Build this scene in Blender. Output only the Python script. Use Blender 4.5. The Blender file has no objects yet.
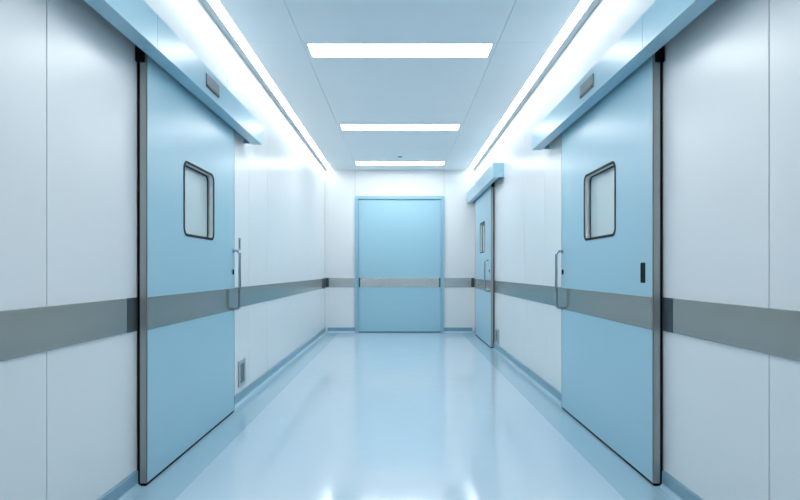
import bpy, bmesh, math
from mathutils import Vector

scene = bpy.context.scene
col = scene.collection

# ------------------------------------------------------------------ dimensions (metres)
W = 1.23          # half width of the corridor
D = 9.84          # end wall
B = -2.6          # wall behind the viewer
EYE = 1.005
H = EYE + 1.656   # ceiling
LEAF = 1.183      # front of the sliding leaves (distance from the axis)
LEAF_BACK = 1.214
HEAD = 1.085      # front of the track covers
STRIP0, STRIP1 = 0.728, 0.882

# ------------------------------------------------------------------ materials
def lin(r, g, b):
    f = lambda c: (c / 255) / 12.92 if c / 255 <= 0.04045 else ((c / 255 + 0.055) / 1.055) ** 2.4
    return (f(r), f(g), f(b), 1)

def mat(name, rgb, rough=0.4, metal=0.0, spec=0.5, noise=0.0, nscale=6.0, stretch=(1, 1, 1), bump=0.0, bscale=20.0,
        rvar=0.0, coat=0.0, coat_rough=0.1, aniso=0.0, emit=None, strength=0.0, bdist=0.02):
    m = bpy.data.materials.new(name)
    m.use_nodes = True
    nt = m.node_tree
    p = nt.nodes['Principled BSDF']
    p.inputs['Roughness'].default_value = rough
    p.inputs['Metallic'].default_value = metal
    p.inputs['Specular IOR Level'].default_value = spec
    p.inputs['Coat Weight'].default_value = coat
    p.inputs['Coat Roughness'].default_value = coat_rough
    p.inputs['Anisotropic'].default_value = aniso
    c = lin(*rgb)
    p.inputs['Base Color'].default_value = c
    tc = nt.nodes.new('ShaderNodeTexCoord')
    mp = nt.nodes.new('ShaderNodeMapping')
    mp.inputs['Scale'].default_value = stretch
    nt.links.new(tc.outputs['Object'], mp.inputs['Vector'])
    nz = nt.nodes.new('ShaderNodeTexNoise')
    nz.inputs['Scale'].default_value = nscale
    nz.inputs['Detail'].default_value = 4
    nt.links.new(mp.outputs['Vector'], nz.inputs['Vector'])
    if noise:
        mx = nt.nodes.new('ShaderNodeMix')
        mx.data_type = 'RGBA'
        mx.inputs['A'].default_value = tuple(x * (1 - noise) for x in c[:3]) + (1,)
        mx.inputs['B'].default_value = tuple(min(1, x * (1 + noise)) for x in c[:3]) + (1,)
        nt.links.new(nz.outputs['Fac'], mx.inputs['Factor'])
        nt.links.new(mx.outputs['Result'], p.inputs['Base Color'])
    if rvar:
        mr = nt.nodes.new('ShaderNodeMapRange')
        mr.inputs['To Min'].default_value = max(0, rough - rvar)
        mr.inputs['To Max'].default_value = rough + rvar
        nt.links.new(nz.outputs['Fac'], mr.inputs['Value'])
        nt.links.new(mr.outputs['Result'], p.inputs['Roughness'])
    if bump:
        n2 = nt.nodes.new('ShaderNodeTexNoise')
        n2.inputs['Scale'].default_value = bscale
        n2.inputs['Detail'].default_value = 2
        nt.links.new(mp.outputs['Vector'], n2.inputs['Vector'])
        bp = nt.nodes.new('ShaderNodeBump')
        bp.inputs['Strength'].default_value = bump
        bp.inputs['Distance'].default_value = bdist
        nt.links.new(n2.outputs['Fac'], bp.inputs['Height'])
        nt.links.new(bp.outputs['Normal'], p.inputs['Normal'])
        if coat:
            nt.links.new(bp.outputs['Normal'], p.inputs['Coat Normal'])
    if emit:
        p.inputs['Emission Color'].default_value = emit
        p.inputs['Emission Strength'].default_value = strength
    return m

COVE_POWER = 9.5
PANEL_POWER = 13.0
COOL = (0.975, 0.99, 1.0, 1)
M_wall = mat('wall_panel', (226, 229, 230), 0.27, spec=0.5, noise=0.015, nscale=2.0)
M_groove = mat('panel_joint', (176, 188, 194), 0.6)
M_ceil = mat('ceiling_panel', (231, 236, 239), 0.45, noise=0.012, nscale=1.5)
M_ceil_shade = mat('ceiling_margin_shade', (178, 188, 193), 0.45)  # darker than the ceiling panels: the margin's shade is in this grey
M_floor = mat('floor_vinyl', (186, 208, 222), 0.11, spec=0.6, noise=0.02, nscale=1.2, rvar=0.02, bump=0.10, bscale=7.0, bdist=0.01)
M_border = mat('floor_border', (160, 193, 209), 0.11, spec=0.6, noise=0.02, nscale=1.2, rvar=0.02, bump=0.10, bscale=7.0, bdist=0.01)
M_base = mat('skirting_blue', (122, 158, 176), 0.28)
M_leaf = mat('door_blue', (158, 199, 214), 0.28, spec=0.5, noise=0.01, nscale=2.0)
M_head = mat('cover_blue', (156, 196, 212), 0.28, spec=0.5, noise=0.01, nscale=2.0)
M_frame = mat('frame_blue', (142, 184, 200), 0.32)
M_steel = mat('brushed_steel', (204, 206, 205), 0.24, metal=0.95, noise=0.04, nscale=3.0, stretch=(1, 0.3, 90), bump=0.35, bscale=6.0, bdist=0.004)
M_strip = mat('strip_steel', (164, 166, 162), 0.2, metal=0.85, noise=0.03, nscale=3.0, stretch=(1, 0.3, 90), bump=0.04, bscale=6.0, bdist=0.004)
M_edge = mat('edge_steel', (165, 168, 168), 0.35, metal=0.35, noise=0.04, nscale=3.0, stretch=(60, 60, 0.4))
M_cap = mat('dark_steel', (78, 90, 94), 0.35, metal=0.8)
M_chrome = mat('polished_steel', (176, 184, 188), 0.16, metal=1.0)
M_black = mat('black_rubber', (6, 7, 8), 0.6, spec=0.2)
M_gasket = mat('window_gasket', (9, 12, 14), 0.5, spec=0.15)
M_reveal = mat('window_reveal', (222, 226, 227), 0.2, metal=0.15)
M_pane = mat('frosted_glass', (196, 212, 214), 0.12, spec=0.5)
M_sensor = mat('sensor_grey', (104, 116, 122), 0.35)
M_sensor_dark = mat('sensor_dark', (58, 68, 74), 0.4)
M_socket = mat('socket_grey', (166, 178, 184), 0.35, metal=0.3)
M_socket_dark = mat('socket_dark', (92, 106, 112), 0.4)
M_housing = mat('light_housing', (215, 222, 226), 0.4)
M_cove = mat('cove_diffuser', (240, 244, 246), 0.5, emit=COOL, strength=COVE_POWER)
M_panel = mat('panel_diffuser', (240, 244, 246), 0.5, emit=COOL, strength=PANEL_POWER)

# ------------------------------------------------------------------ helpers
def box(bm, x0, x1, y0, y1, z0, z1, bev=0.0, mi=0):
    x0, x1 = sorted((x0, x1)); y0, y1 = sorted((y0, y1)); z0, z1 = sorted((z0, z1))
    v = [bm.verts.new(p) for p in ((x0, y0, z0), (x1, y0, z0), (x1, y1, z0), (x0, y1, z0),
                                   (x0, y0, z1), (x1, y0, z1), (x1, y1, z1), (x0, y1, z1))]
    fs = [bm.faces.new([v[i] for i in q]) for q in
          ((3, 2, 1, 0), (4, 5, 6, 7), (0, 1, 5, 4), (1, 2, 6, 5), (2, 3, 7, 6), (3, 0, 4, 7))]
    for f in fs: f.material_index = mi
    if bev:
        es = list({e for f in fs for e in f.edges})
        r = bmesh.ops.bevel(bm, geom=es, offset=bev, segments=2, affect='EDGES', profile=0.6)
        for f in r['faces']: f.material_index = mi

def tube(bm, pts, r, n=14):
    pts = [Vector(p) for p in pts]
    rings = []
    up = None
    for i, p in enumerate(pts):
        t = (pts[min(i + 1, len(pts) - 1)] - pts[max(i - 1, 0)]).normalized()
        if up is None:
            up = Vector((0, 1, 0)) if abs(t.y) < 0.9 else Vector((1, 0, 0))
        a = t.cross(up).normalized(); b = a.cross(t).normalized()
        rings.append([bm.verts.new(p + a * (r * math.cos(2 * math.pi * k / n)) + b * (r * math.sin(2 * math.pi * k / n))) for k in range(n)])
    for i in range(len(rings) - 1):
        for k in range(n):
            f = bm.faces.new((rings[i][k], rings[i][(k + 1) % n], rings[i + 1][(k + 1) % n], rings[i + 1][k]))
            f.smooth = True
    bm.faces.new(rings[0]); bm.faces.new(list(reversed(rings[-1])))

def disc(bm, c, axis, r, h, n=24, r2=None):
    c = Vector(c); axis = Vector(axis).normalized()
    ref = Vector((0, 0, 1)) if abs(axis.z) < 0.9 else Vector((1, 0, 0))
    a = axis.cross(ref).normalized(); b = axis.cross(a)
    r2 = r if r2 is None else r2
    lo = [bm.verts.new(c + a * r * math.cos(2 * math.pi * k / n) + b * r * math.sin(2 * math.pi * k / n)) for k in range(n)]
    hi = [bm.verts.new(c + axis * h + a * r2 * math.cos(2 * math.pi * k / n) + b * r2 * math.sin(2 * math.pi * k / n)) for k in range(n)]
    bm.faces.new(lo); bm.faces.new(list(reversed(hi)))
    for k in range(n):
        bm.faces.new((lo[k], lo[(k + 1) % n], hi[(k + 1) % n], hi[k])).smooth = True

def rrect(y0, y1, z0, z1, r, n=8):
    out = []
    for cy, cz, a0 in ((y1 - r, z1 - r, 0), (y0 + r, z1 - r, 90), (y0 + r, z0 + r, 180), (y1 - r, z0 + r, 270)):
        for k in range(n + 1):
            a = math.radians(a0 + 90 * k / n)
            out.append((cy + r * math.cos(a), cz + r * math.sin(a)))
    return out

def ring(bm, outer, inner, x0, x1):
    """closed band between two loops of the same length in the wall plane, from x0 to x1"""
    n = len(outer)
    L = [[bm.verts.new((x, p[0], p[1])) for p in lp] for x in (x0, x1) for lp in (outer, inner)]
    o0, i0, o1, i1 = L
    for k in range(n):
        j = (k + 1) % n
        bm.faces.new((o0[k], o0[j], i0[j], i0[k]))
        bm.faces.new((o1[k], i1[k], i1[j], o1[j]))
        bm.faces.new((o0[k], o1[k], o1[j], o0[j])).smooth = True
        bm.faces.new((i0[k], i0[j], i1[j], i1[k])).smooth = True

def slab(bm, loop, x0, x1):
    a = [bm.verts.new((x0, p[0], p[1])) for p in loop]
    b = [bm.verts.new((x1, p[0], p[1])) for p in loop]
    bm.faces.new(a); bm.faces.new(list(reversed(b)))
    n = len(loop)
    for k in range(n):
        bm.faces.new((a[k], b[k], b[(k + 1) % n], a[(k + 1) % n]))

def pierced(bm, y0, y1, z0, z1, hole, x0, x1):
    """a leaf with a rounded window opening through it"""
    outer = [(y0, z0), (y1, z0), (y1, z1), (y0, z1)]
    sides = []
    for x in (x0, x1):
        vo = [bm.verts.new((x, p[0], p[1])) for p in outer]
        vi = [bm.verts.new((x, p[0], p[1])) for p in hole]
        es = [bm.edges.new((v[k], v[(k + 1) % len(v)])) for v in (vo, vi) for k in range(len(v))]
        bmesh.ops.triangle_fill(bm, use_beauty=True, use_dissolve=False, edges=es)
        sides.append((vo, vi))
    for q in (0, 1):
        a, b = sides[0][q], sides[1][q]
        for k in range(len(a)):
            j = (k + 1) % len(a)
            bm.faces.new((a[k], a[j], b[j], b[k]))

def prism_y(bm, prof, y0, y1):
    a = [bm.verts.new((p[0], y0, p[1])) for p in prof]
    b = [bm.verts.new((p[0], y1, p[1])) for p in prof]
    bm.faces.new(a); bm.faces.new(list(reversed(b)))
    n = len(prof)
    for k in range(n):
        bm.faces.new((a[k], b[k], b[(k + 1) % n], a[(k + 1) % n]))

def obj(name, fill, m, parent=None):
    """run fill(bm) in world coordinates and link the result as one mesh object"""
    bm = bmesh.new()
    fill(bm)
    bmesh.ops.recalc_face_normals(bm, faces=bm.faces)
    off = parent_world(parent) if parent else Vector()
    if parent is None:
        cs = [v.co for v in bm.verts]
        off = Vector(((min(c.x for c in cs) + max(c.x for c in cs)) / 2, (min(c.y for c in cs) + max(c.y for c in cs)) / 2, min(c.z for c in cs)))
    for v in bm.verts: v.co -= off
    me = bpy.data.meshes.new(name)
    bm.to_mesh(me); bm.free()
    for mm in (m if isinstance(m, (list, tuple)) else [m]): me.materials.append(mm)
    o = bpy.data.objects.new(name, me)
    col.objects.link(o)
    if parent: o.parent = parent
    else: o.location = off
    return o

def parent_world(p):
    v = Vector(p.location)
    while p.parent:
        p = p.parent; v += p.location
    return v

def tag(o, label, cat, group=None, kind=None):
    o['label'] = label; o['category'] = cat
    if group: o['group'] = group
    if kind: o['kind'] = kind
    return o

def thing(name, loc, label, cat, group=None, kind=None):
    o = bpy.data.objects.new(name, None)
    o.empty_display_size = 0.1
    col.objects.link(o)
    o.location = loc
    return tag(o, label, cat, group, kind)

def many(*boxes, bev=0.0):
    def f(bm):
        for b in boxes: box(bm, *b, bev=bev)
    return f

# ------------------------------------------------------------------ room shell
def side_wall(s, seams):
    def f(bm):
        box(bm, s * (W + 0.012), s * (W + 0.15), B, D + 0.15, 0, H + 0.15, mi=1)
        ys = [B] + seams + [D]
        for a, b in zip(ys[:-1], ys[1:]):
            box(bm, s * W, s * (W + 0.0125), a + 0.0022, b - 0.0022, 0, H + 0.1, bev=0.0015)
    return f
tag(obj('wall_left', side_wall(-1, [-0.3, 0.9, 2.09, 4.28, 4.89, 5.57]), [M_wall, M_groove]),
    'pale panelled corridor wall carrying a single sliding door', 'wall', kind='structure')
tag(obj('wall_right', side_wall(1, [-0.3, 0.85, 2.0, 2.9, 4.39, 5.1, 5.93]), [M_wall, M_groove]),
    'pale panelled corridor wall carrying two sliding doors', 'wall', kind='structure')

DX0, DX1, DTOP = -0.735, 0.722, 2.232      # outside of the end door's frame
def back_wall(bm):
    box(bm, -W, W, D + 0.012, D + 0.15, 0, H + 0.15, mi=1)
    for x0, x1, z0 in ((-W, DX0 - 0.002, 0), (DX1 + 0.002, W, 0), (DX0 + 0.002, DX1 - 0.002, DTOP)):
        box(bm, x0, x1, D, D + 0.0125, z0, H + 0.1, bev=0.0015)
tag(obj('wall_back', back_wall, [M_wall, M_groove]), 'pale panelled end wall around the closed blue door', 'wall', kind='structure')
tag(obj('wall_front', many((-W, W, B - 0.15, B, 0, H + 0.15)), M_wall), 'plain pale wall closing the corridor behind the viewer', 'wall', kind='structure')

BORDER = 0.99
def floor(bm):
    xs = [-W - 0.1, -BORDER, BORDER, W + 0.1]
    ys = [B - 0.1, D - 0.24, D + 0.1]
    for i in range(3):
        for j in range(2):
            box(bm, xs[i], xs[i + 1], ys[j], ys[j + 1], -0.1, 0, mi=0 if (i == 1 and j == 0) else 1)
    bmesh.ops.remove_doubles(bm, verts=bm.verts, dist=1e-5)
tag(obj('floor', floor, [M_floor, M_border]), 'glossy pale blue vinyl floor with a deeper blue border', 'floor', kind='structure')

CY = -2.55
C0, C1 = 1.104, 1.182                      # slot of the linear lights
LX = 0.68
LIGHTS = [2.13, 4.51, 6.92, 9.23]          # middles of the cross lights, the first added out of view
LH = 0.137
YS = [B, -1.5, 0.45, 2.4, 4.34, 6.29, 8.2, D]
def ceiling(bm):
    T = H + 0.1
    g = 0.0015
    box(bm, -W, W, B, D, H + 0.102, H + 0.15, mi=1)
    for s in (-1, 1):
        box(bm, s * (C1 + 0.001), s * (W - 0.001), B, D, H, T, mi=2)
        box(bm, s * (C0 - 0.0005), s * (C1 + 0.0005), B, CY - 0.001, H, T)
        for a, b in zip(YS[:-1], YS[1:]):
            box(bm, s * (0.71 + g), s * (C0 - 0.001), a + g, b - g, H, T, bev=0.001)
    for a, b in zip(YS[:-1], YS[1:]):
        y = a + g
        for l in LIGHTS:
            if a < l < b:
                l0, l1 = l - LH - 0.001, l + LH + 0.001
                if l0 > y + 0.004:
                    box(bm, -0.71 + g, 0.71 - g, y, l0, H, T)
                for s in (-1, 1):
                    box(bm, s * (LX + 0.001), s * (0.71 - g), max(y, l0), l1, H, T)
                y = l1
        box(bm, -0.71 + g, 0.71 - g, y, b - g, H, T)
tag(obj('ceiling', ceiling, [M_ceil, M_groove, M_ceil_shade]), 'pale blue-grey panelled ceiling with thin joints', 'ceiling', kind='structure')

# skirting with a cove at its foot; it stops behind the sliding leaves
def base_prof(s):
    pts = [(W, 0.078), (W - 0.009, 0.078), (W - 0.012, 0.074), (W - 0.012, 0.022)]
    for k in range(1, 7):
        a = math.radians(90 * k / 6)
        pts.append((W - 0.012 - 0.034 * (1 - math.cos(a)), 0.022 - 0.0205 * math.sin(a)))
    pts += [(W - 0.048, 0.0), (W, 0.0)]
    return [(s * x, z) for x, z in pts]
L_Y0, L_Y1 = 2.80, 4.285       # left leaf
R_Y0, R_Y1 = 2.80, 4.395       # right leaf
T_Y0, T_Y1 = 7.80, 9.42        # far right leaf
def foot(bm):
    for f in bm.faces:
        if len(f.verts) == 4 and max(v.co.z for v in f.verts) < 0.0221: f.material_index = 1
def skirting(s, spans):
    def f(bm):
        for a, b in spans: prism_y(bm, base_prof(s), a, b)
        foot(bm)
    return f
tag(obj('baseboard_left', skirting(-1, [(B, L_Y0 - 0.01), (L_Y1 + 0.005, D)]), [M_base, M_border]), 'blue coved skirting along the wall with one sliding door', 'baseboard', kind='structure')
tag(obj('baseboard_right', skirting(1, [(B, R_Y0 - 0.01), (R_Y1 + 0.005, T_Y0 - 0.01), (T_Y1 + 0.005, D)]), [M_base, M_border]), 'blue coved skirting along the wall with two sliding doors', 'baseboard', kind='structure')
def back_skirting(bm):
    for x0, x1 in ((-W + 0.045, DX0), (DX1, W - 0.045)):
        prof = [(D - (W - p[0]), p[1]) for p in base_prof(1)]
        a = [bm.verts.new((x0, y, z)) for y, z in prof]; b = [bm.verts.new((x1, y, z)) for y, z in prof]
        bm.faces.new(a); bm.faces.new(list(reversed(b)))
        for k in range(len(prof)):
            j = (k + 1) % len(prof)
            bm.faces.new((a[k], b[k], b[j], a[j]))
    foot(bm)
tag(obj('baseboard_back', back_skirting, [M_base, M_border]), 'blue coved skirting either side of the end door', 'baseboard', kind='structure')

# ------------------------------------------------------------------ lights
def panel_light(y):
    t = thing('ceiling_light', (0, y, H), '', 'ceiling light', 'flush cross lights down the middle of the ceiling')
    def fr(bm):
        w = 0.006
        box(bm, -LX, LX, y - LH, y - LH + w, H - 0.001, H + 0.05)
        box(bm, -LX, LX, y + LH - w, y + LH, H - 0.001, H + 0.05)
        for s in (-1, 1): box(bm, s * LX, s * (LX - w), y - LH + w, y + LH - w, H - 0.001, H + 0.05)
    obj('frame', fr, M_housing, t)
    obj('diffuser', many((-LX + 0.0065, LX - 0.0065, y - LH + 0.0065, y + LH - 0.0065, H + 0.001, H + 0.02)), M_panel, t)
    return t
def copy_tree(o, loc, label):
    c = o.copy(); col.objects.link(c); c.location = loc; c['label'] = label
    for ch in list(o.children):
        d = ch.copy(); col.objects.link(d); d.parent = c
    return c
pl = panel_light(LIGHTS[1])
pl['label'] = 'bright white ceiling light bar, the largest of the row, level with the header sensor plates'
copy_tree(pl, (0, LIGHTS[2], H), 'bright white ceiling light bar in the middle of its row')
copy_tree(pl, (0, LIGHTS[3], H), 'bright white ceiling light bar beside the small round detector by the end wall')
copy_tree(pl, (0, LIGHTS[0], H), 'added unseen ceiling light bar above the joints of the track covers')  # added above the view to brighten the near walls

def cove_light(s, label):
    t = thing('linear_light', (s * (C0 + C1) / 2, (CY + D) / 2, H), label, 'linear light', 'long recessed light lines beside the walls')
    def ch(bm):
        box(bm, s * C0, s * (C0 + 0.004), CY, D - 0.01, H - 0.001, H + 0.06)
        box(bm, s * (C1 - 0.004), s * C1, CY, D - 0.01, H - 0.001, H + 0.06)
        box(bm, s * C0, s * C1, CY, D - 0.01, H + 0.061, H + 0.066)
    obj('housing', ch, M_housing, t)
    obj('diffuser', many((s * (C0 + 0.0045), s * (C1 - 0.0045), CY + 0.001, D - 0.011, H + 0.002, H + 0.02)), M_cove, t)
cove_light(-1, 'long white light line in the ceiling above the wall with one sliding door')
cove_light(1, 'long white light line in the ceiling above the wall with two sliding doors')

# detector
t = thing('smoke_detector', (0, 8.70, H), 'tiny dark round detector on the ceiling before the last light bar', 'detector')
obj('mounting_ring', lambda bm: disc(bm, (0, 8.70, H), (0, 0, -1), 0.036, 0.003), M_socket_dark, t)
obj('sensor_head', lambda bm: disc(bm, (0, 8.70, H - 0.003), (0, 0, -1), 0.024, 0.006, r2=0.016), M_sensor_dark, t)

# ------------------------------------------------------------------ sliding doors
def d_handle(s, y, z0, z1, out):
    x0, x1, r = s * (LEAF - 0.001), s * out, 0.028
    pts = [(x0, y, z1)]
    for k in range(7):
        a = math.radians(90 * k / 6)
        pts.append((x1 + s * r * (1 - math.sin(a)), y, z1 - r * (1 - math.cos(a))))
    for k in range(7):
        a = math.radians(90 * k / 6)
        pts.append((x1 + s * r * (1 - math.cos(a)), y, z0 + r * (1 - math.sin(a))))
    pts.append((x0, y, z0))
    return pts

def sliding_door(name, s, y0, y1, top, win, handle_y, lock_y, lock_z, label, strip_span, pull=None, hz=(0.735, 1.148)):
    t = thing(name, (s * (LEAF + LEAF_BACK) / 2, (y0 + y1) / 2, 0), label, 'sliding door', kind='structure')
    wy0, wy1, wz0, wz1 = win
    hole = rrect(wy0, wy1, wz0, wz1, 0.045)
    inner = rrect(wy0 + 0.006, wy1 - 0.006, wz0 + 0.006, wz1 - 0.006, 0.04)
    obj('leaf', lambda bm: pierced(bm, y0 + 0.0035, y1 - 0.0035, 0.014, top, hole, s * LEAF, s * LEAF_BACK), M_leaf, t)
    # window set into the leaf
    def gas(bm):
        ring(bm, rrect(wy0 - 0.006, wy1 + 0.006, wz0 - 0.006, wz1 + 0.006, 0.05), rrect(wy0 + 0.009, wy1 - 0.009, wz0 + 0.009, wz1 - 0.009, 0.037), s * (LEAF - 0.003), s * (LEAF - 0.0002))
    w = obj('window', gas, M_gasket, t)
    w['label'] = 'black window gasket'
    obj('reveal', lambda bm: ring(bm, rrect(wy0 + 0.0005, wy1 - 0.0005, wz0 + 0.0005, wz1 - 0.0005, 0.0445), inner, s * LEAF, s * (W - 0.004)), M_reveal, w)
    obj('pane', lambda bm: slab(bm, rrect(wy0 + 0.0065, wy1 - 0.0065, wz0 + 0.0065, wz1 - 0.0065, 0.0395), s * (W - 0.010), s * (W - 0.005)), M_pane, w)['label'] = 'pale frosted pane'
    obj('inner_seal', lambda bm: ring(bm, rrect(wy0 + 0.0062, wy1 - 0.0062, wz0 + 0.0062, wz1 - 0.0062, 0.0398), rrect(wy0 + 0.012, wy1 - 0.012, wz0 + 0.012, wz1 - 0.012, 0.034), s * (W - 0.014), s * (W - 0.0101)), M_gasket, w)
    # steel edges, seals
    e = obj('edge_trim', many((s * (LEAF - 0.0015), s * (LEAF_BACK - 0.0005), y0, y0 + 0.0035, 0.014, top), (s * (LEAF - 0.0015), s * LEAF, y0, y0 + 0.012, 0.014, top)), M_edge, t)
    e['label'] = 'grey steel edge trim'
    obj('edge_trim', many((s * (LEAF - 0.001), s * LEAF_BACK, y1 - 0.0035, y1, 0.014, top), (s * (LEAF - 0.001), s * LEAF, y1 - 0.008, y1, 0.014, top)), M_steel, t)
    obj('rubber_seal', many((s * (LEAF_BACK + 0.001), s * (W - 0.004), y0 + 0.002, y0 + 0.03, 0.004, top)), M_black, t)
    obj('roller_bracket', many((s * (LEAF + 0.006), s * (W - 0.003), y0 - 0.02, y0 - 0.0005, top - 0.062, top + 0.02), bev=0.003), M_black, t)['label'] = 'black roller bracket'
    obj('bottom_seal', many((s * (LEAF + 0.002), s * (LEAF_BACK - 0.002), y0 + 0.003, y1 - 0.003, 0.001, 0.0135)), M_black, t)
    obj('steel_strip', many((s * (LEAF - 0.003), s * (LEAF - 0.0003), strip_span[0], strip_span[1], STRIP0, STRIP1), bev=0.0006), M_strip, t)
    # handle, lock
    h = obj('handle', lambda bm: tube(bm, d_handle(s, handle_y, hz[0], hz[1], 1.135), 0.0095), M_chrome, t)
    obj('rosette', lambda bm: [disc(bm, (s * (LEAF - 0.0032), handle_y, z), (-s, 0, 0), 0.017, 0.004) for z in hz], M_chrome, h)
    k = obj('lock', lambda bm: disc(bm, (s * LEAF, lock_y, lock_z), (-s, 0, 0), 0.019, 0.006), M_chrome, t)
    obj('keyhole', lambda bm: (disc(bm, (s * (LEAF - 0.006), lock_y, lock_z + 0.006), (-s, 0, 0), 0.010, 0.004), box(bm, s * (LEAF - 0.006), s * (LEAF - 0.010), lock_y - 0.006, lock_y + 0.006, lock_z - 0.022, lock_z + 0.004)), M_black, k)
    if pull:
        a, b, z0, z1 = pull
        p = obj('flush_pull', lambda bm: ring(bm, rrect(a, b, z0, z1, 0.008, 4), rrect(a + 0.005, b - 0.005, z0 + 0.005, z1 - 0.005, 0.005, 4), s * (LEAF - 0.003), s * (LEAF - 0.0002)), M_gasket, t)
        p['label'] = 'black flush pull slot'
        obj('recess', lambda bm: slab(bm, rrect(a + 0.004, b - 0.004, z0 + 0.004, z1 - 0.004, 0.005, 4), s * (LEAF - 0.0012), s * (LEAF - 0.0001)), M_black, p)
    return t

TOP1 = 2.04
sliding_door('door_1', -1, L_Y0, L_Y1, TOP1, (3.285, 3.81, 1.203, 1.61), L_Y1 - 0.035, L_Y1 - 0.05, 1.0,
             'blue sliding door with window and D handle, no black pull slot, alone on its wall', (L_Y0 + 0.013, L_Y1 - 0.009))
sliding_door('door_2', 1, R_Y0, R_Y1, TOP1, (3.295, 3.85, 1.203, 1.61), R_Y1 - 0.035, R_Y1 - 0.05, 1.0,
             'blue sliding door with a black flush pull slot by its steel edge', (R_Y0 + 0.013, R_Y1 - 0.009), pull=(2.893, 2.945, 0.947, 1.046))
sliding_door('door_3', 1, T_Y0, T_Y1, 2.16, (8.36, 8.86, 1.27, 1.70), T_Y0 + 0.23, T_Y0 + 0.12, 1.01,
             'blue sliding door seen edge-on beside the end wall', (T_Y0 + 0.013, T_Y1 - 0.009))

def header(s, y0, y1, z0, z1, front, joints, name_loc, label, sensor=None):
    t = thing('track_cover', (s * (front + W) / 2, (y0 + y1) / 2, z0), label, 'door track cover', 'track covers above the sliding doors')
    ys = [y0] + joints + [y1]
    lip = LEAF - 0.022
    for a, b in zip(ys[:-1], ys[1:]):
        a2 = a + (0.002 if a != y0 else 0); b2 = b - (0.002 if b != y1 else 0)
        prof = [(front, z0), (lip, z0), (lip, z0 + 0.008), (front + 0.006, z0 + 0.008), (front + 0.006, z1 - 0.006), (W - 0.001, z1 - 0.006), (W - 0.001, z1), (front, z1)]
        prof = [(s * x, z) for x, z in prof]
        obj('cover_panel', lambda bm: prism_y(bm, prof, a2, b2), M_head, t)
    for y, d in ((y0, 1), (y1, -1)):
        obj('end_cap', many((s * (front + 0.0065), s * (W - 0.001), y, y + d * 0.005, z0 + 0.0085, z1 - 0.0065)), M_head, t)
    r = obj('track_rail', many((s * (LEAF - 0.012), s * (W - 0.002), y0 + 0.02, y1 - 0.02, z1 - 0.05, z1 - 0.012)), M_cap, t)
    r['label'] = 'dark rail inside the cover'
    if sensor:
        sy0, sy1, sz0, sz1 = sensor
        p = obj('sensor', many((s * (front - 0.006), s * (front - 0.0002), sy0, sy1, sz0, sz1), bev=0.002), M_sensor, t)
        p['label'] = 'grey motion sensor plate'
        obj('sensor_lens', many((s * (front - 0.010), s * (front - 0.0062), sy0 + 0.006, sy1 - 0.006, sz0 + 0.003, sz0 + 0.014), bev=0.001), M_sensor_dark, p)
    return t
HZ0, HZ1 = 1.998, 2.152
header(-1, 1.25, 4.717, HZ0, HZ1, HEAD, [2.685], None, 'long blue track cover with sensor plate above the door without a pull slot', (3.355, 3.585, 2.038, 2.112))
header(1, 1.25, 4.93, HZ0, HZ1, HEAD, [2.685], None, 'long blue track cover with sensor plate above the door with the black pull slot', (3.36, 3.60, 2.038, 2.112))
header(1, 7.10, 9.80, 2.105, 2.285, 1.1, [], None, 'plain blue track cover without sensor above the door beside the end wall')

# ------------------------------------------------------------------ end door
t = thing('door_4', ((DX0 + DX1) / 2, D, 0), 'closed blue door with steel band in the middle of the end wall', 'door', kind='structure')
fw = 0.052
obj('frame', many((DX0, DX0 + fw, D - 0.03, D + 0.012, 0, DTOP), (DX1 - fw, DX1, D - 0.03, D + 0.012, 0, DTOP), (DX0 + fw, DX1 - fw, D - 0.03, D + 0.012, DTOP - fw, DTOP)), M_frame, t)
obj('leaf', many((DX0 + fw + 0.003, DX1 - fw - 0.003, D - 0.008, D + 0.011, 0.012, DTOP - fw - 0.004)), M_leaf, t)
obj('bottom_seal', many((DX0 + fw + 0.004, DX1 - fw - 0.004, D - 0.004, D + 0.008, 0.001, 0.0115)), M_black, t)
s_ = obj('steel_strip', many((DX0 + fw + 0.008, DX1 - fw - 0.008, D - 0.013, D - 0.0082, 0.74, 0.893), bev=0.001), M_steel, t)
for x in (DX0 + fw + 0.008, DX1 - fw - 0.008 - 0.022):
    obj('end_cap', many((x, x + 0.022, D - 0.0155, D - 0.0132, 0.739, 0.894)), M_cap, s_)['label'] = 'dark end cap'

# ------------------------------------------------------------------ steel bands on the walls
def band(s, y0, y1, label, dark_ends):
    t = thing('bumper_rail', (s * W, (y0 + y1) / 2, STRIP0), label, 'wall bumper rail', 'steel bands along the corridor walls')
    a0 = y0 + (dark_ends[0] or 0); a1 = y1 - (dark_ends[1] or 0)
    obj('band', many((s * (W - 0.008), s * (W - 0.0005), a0, a1, STRIP0, STRIP1), bev=0.002), M_strip, t)
    for c, a, b in ((dark_ends[0], y0, a0), (dark_ends[1], a1, y1)):  # beside the near doors the dark end paints in the reflected door gap
        if c: obj('end_cap', many((s * (W - 0.0095), s * (W - 0.0005), a, b, STRIP0 - 0.0005, STRIP1 + 0.0005), bev=0.001), M_cap, t)['label'] = 'darker end piece, beside a door a painted reflection'
band(-1, B, L_Y0 - 0.012, 'wide grey steel band with a painted dark reflection at its end, close to the door without a pull slot', (0, 0.10))
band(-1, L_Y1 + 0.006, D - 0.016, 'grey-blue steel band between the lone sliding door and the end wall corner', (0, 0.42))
band(1, B, R_Y0 - 0.012, 'wide grey steel band with a painted dark reflection at its end, close to the door with the pull slot', (0, 0.10))
band(1, R_Y1 + 0.006, T_Y0 - 0.012, 'grey-blue steel band between the two sliding doors, above a socket', (0, 0))
band(1, T_Y1 + 0.006, D - 0.016, 'short dark steel band in the corner behind the edge-on sliding door', (0, 0))
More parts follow.
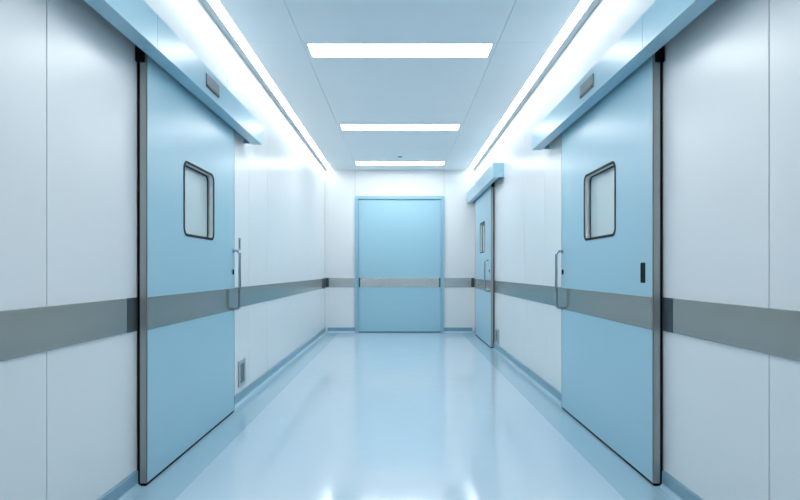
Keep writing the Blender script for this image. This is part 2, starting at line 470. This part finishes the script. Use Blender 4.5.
def back_band(x0, x1, label, cap):
    t = thing('bumper_rail', ((x0 + x1) / 2, D, STRIP0), label, 'wall bumper rail', 'steel bands along the corridor walls')
    a, b = (x0 + 0.05, x1) if cap < 0 else (x0, x1 - 0.05)
    obj('band', many((a, b, D - 0.008, D - 0.0005, 0.738, 0.892), bev=0.002), M_steel, t)
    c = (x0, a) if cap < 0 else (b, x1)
    obj('end_cap', many((c[0], c[1], D - 0.0095, D - 0.0005, 0.7375, 0.8925), bev=0.001), M_cap, t)['label'] = 'darker end piece, beside a door a painted reflection'
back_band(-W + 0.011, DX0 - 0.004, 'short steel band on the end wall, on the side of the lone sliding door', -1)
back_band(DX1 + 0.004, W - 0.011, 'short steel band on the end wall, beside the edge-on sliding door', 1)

# ------------------------------------------------------------------ wall fittings
def socket(s, y0, y1, z0, z1, label):
    t = thing('wall_socket', (s * W, (y0 + y1) / 2, z0), label, 'wall socket', 'recessed sockets low on the walls')
    w, hgt = y1 - y0, z1 - z0
    o = rrect(y0, y1, z0, z1, 0.006, 3)
    i = rrect(y0 + w * 0.22, y1 - w * 0.22, z0 + hgt * 0.2, z1 - hgt * 0.14, 0.004, 3)
    obj('frame', lambda bm: ring(bm, o, i, s * (W - 0.010), s * (W - 0.0004)), M_socket, t)
    obj('insert', lambda bm: slab(bm, i, s * (W - 0.004), s * (W - 0.0006)), M_socket_dark, t)['label'] = 'dark recessed insert'
    obj('ledge', many((s * (W - 0.012), s * (W - 0.0101), y0 + w * 0.18, y1 - w * 0.18, z0 + hgt * 0.15, z0 + hgt * 0.2)), M_socket_dark, t)
socket(-1, 4.555, 4.745, 0.118, 0.318, 'small grey recessed socket low on the wall beside the lone sliding door')
socket(1, 7.44, 7.72, 0.10, 0.275, 'small grey recessed socket low on the wall beside the edge-on door')
t = thing('wall_plate', (-W, 4.585, 1.17), 'small upright steel plate on the wall just above a door handle', 'switch plate')  # steel plate of unknown use
obj('plate', many((-W + 0.006, -W + 0.0005, 4.56, 4.61, 1.165, 1.258), bev=0.0015), M_steel, t)
obj('slot', many((-W + 0.0075, -W + 0.0062, 4.577, 4.593, 1.18, 1.243)), M_sensor_dark, t)

# ------------------------------------------------------------------ camera, world, view
cam = bpy.data.cameras.new('camera')
cam.sensor_width = 36
cam.lens = 27.0
cam.shift_y = 21 / 800
cam.clip_start = 0.05
co = bpy.data.objects.new('camera', cam)
col.objects.link(co)
co.location = (0, 0, EYE)
co.rotation_euler = (math.radians(90), 0, 0)
scene.camera = co

w = bpy.data.worlds.new('world')
scene.world = w
w.use_nodes = True
w.node_tree.nodes['Background'].inputs['Color'].default_value = (0.6, 0.75, 0.85, 1)
w.node_tree.nodes['Background'].inputs['Strength'].default_value = 0.3

vs = scene.view_settings
vs.view_transform = 'Standard'
vs.look = 'None'
vs.exposure = 0.08
vs.gamma = 1
vs.use_curve_mapping = False
scene.cycles.max_bounces = 10
scene.cycles.diffuse_bounces = 6
scene.cycles.glossy_bounces = 5
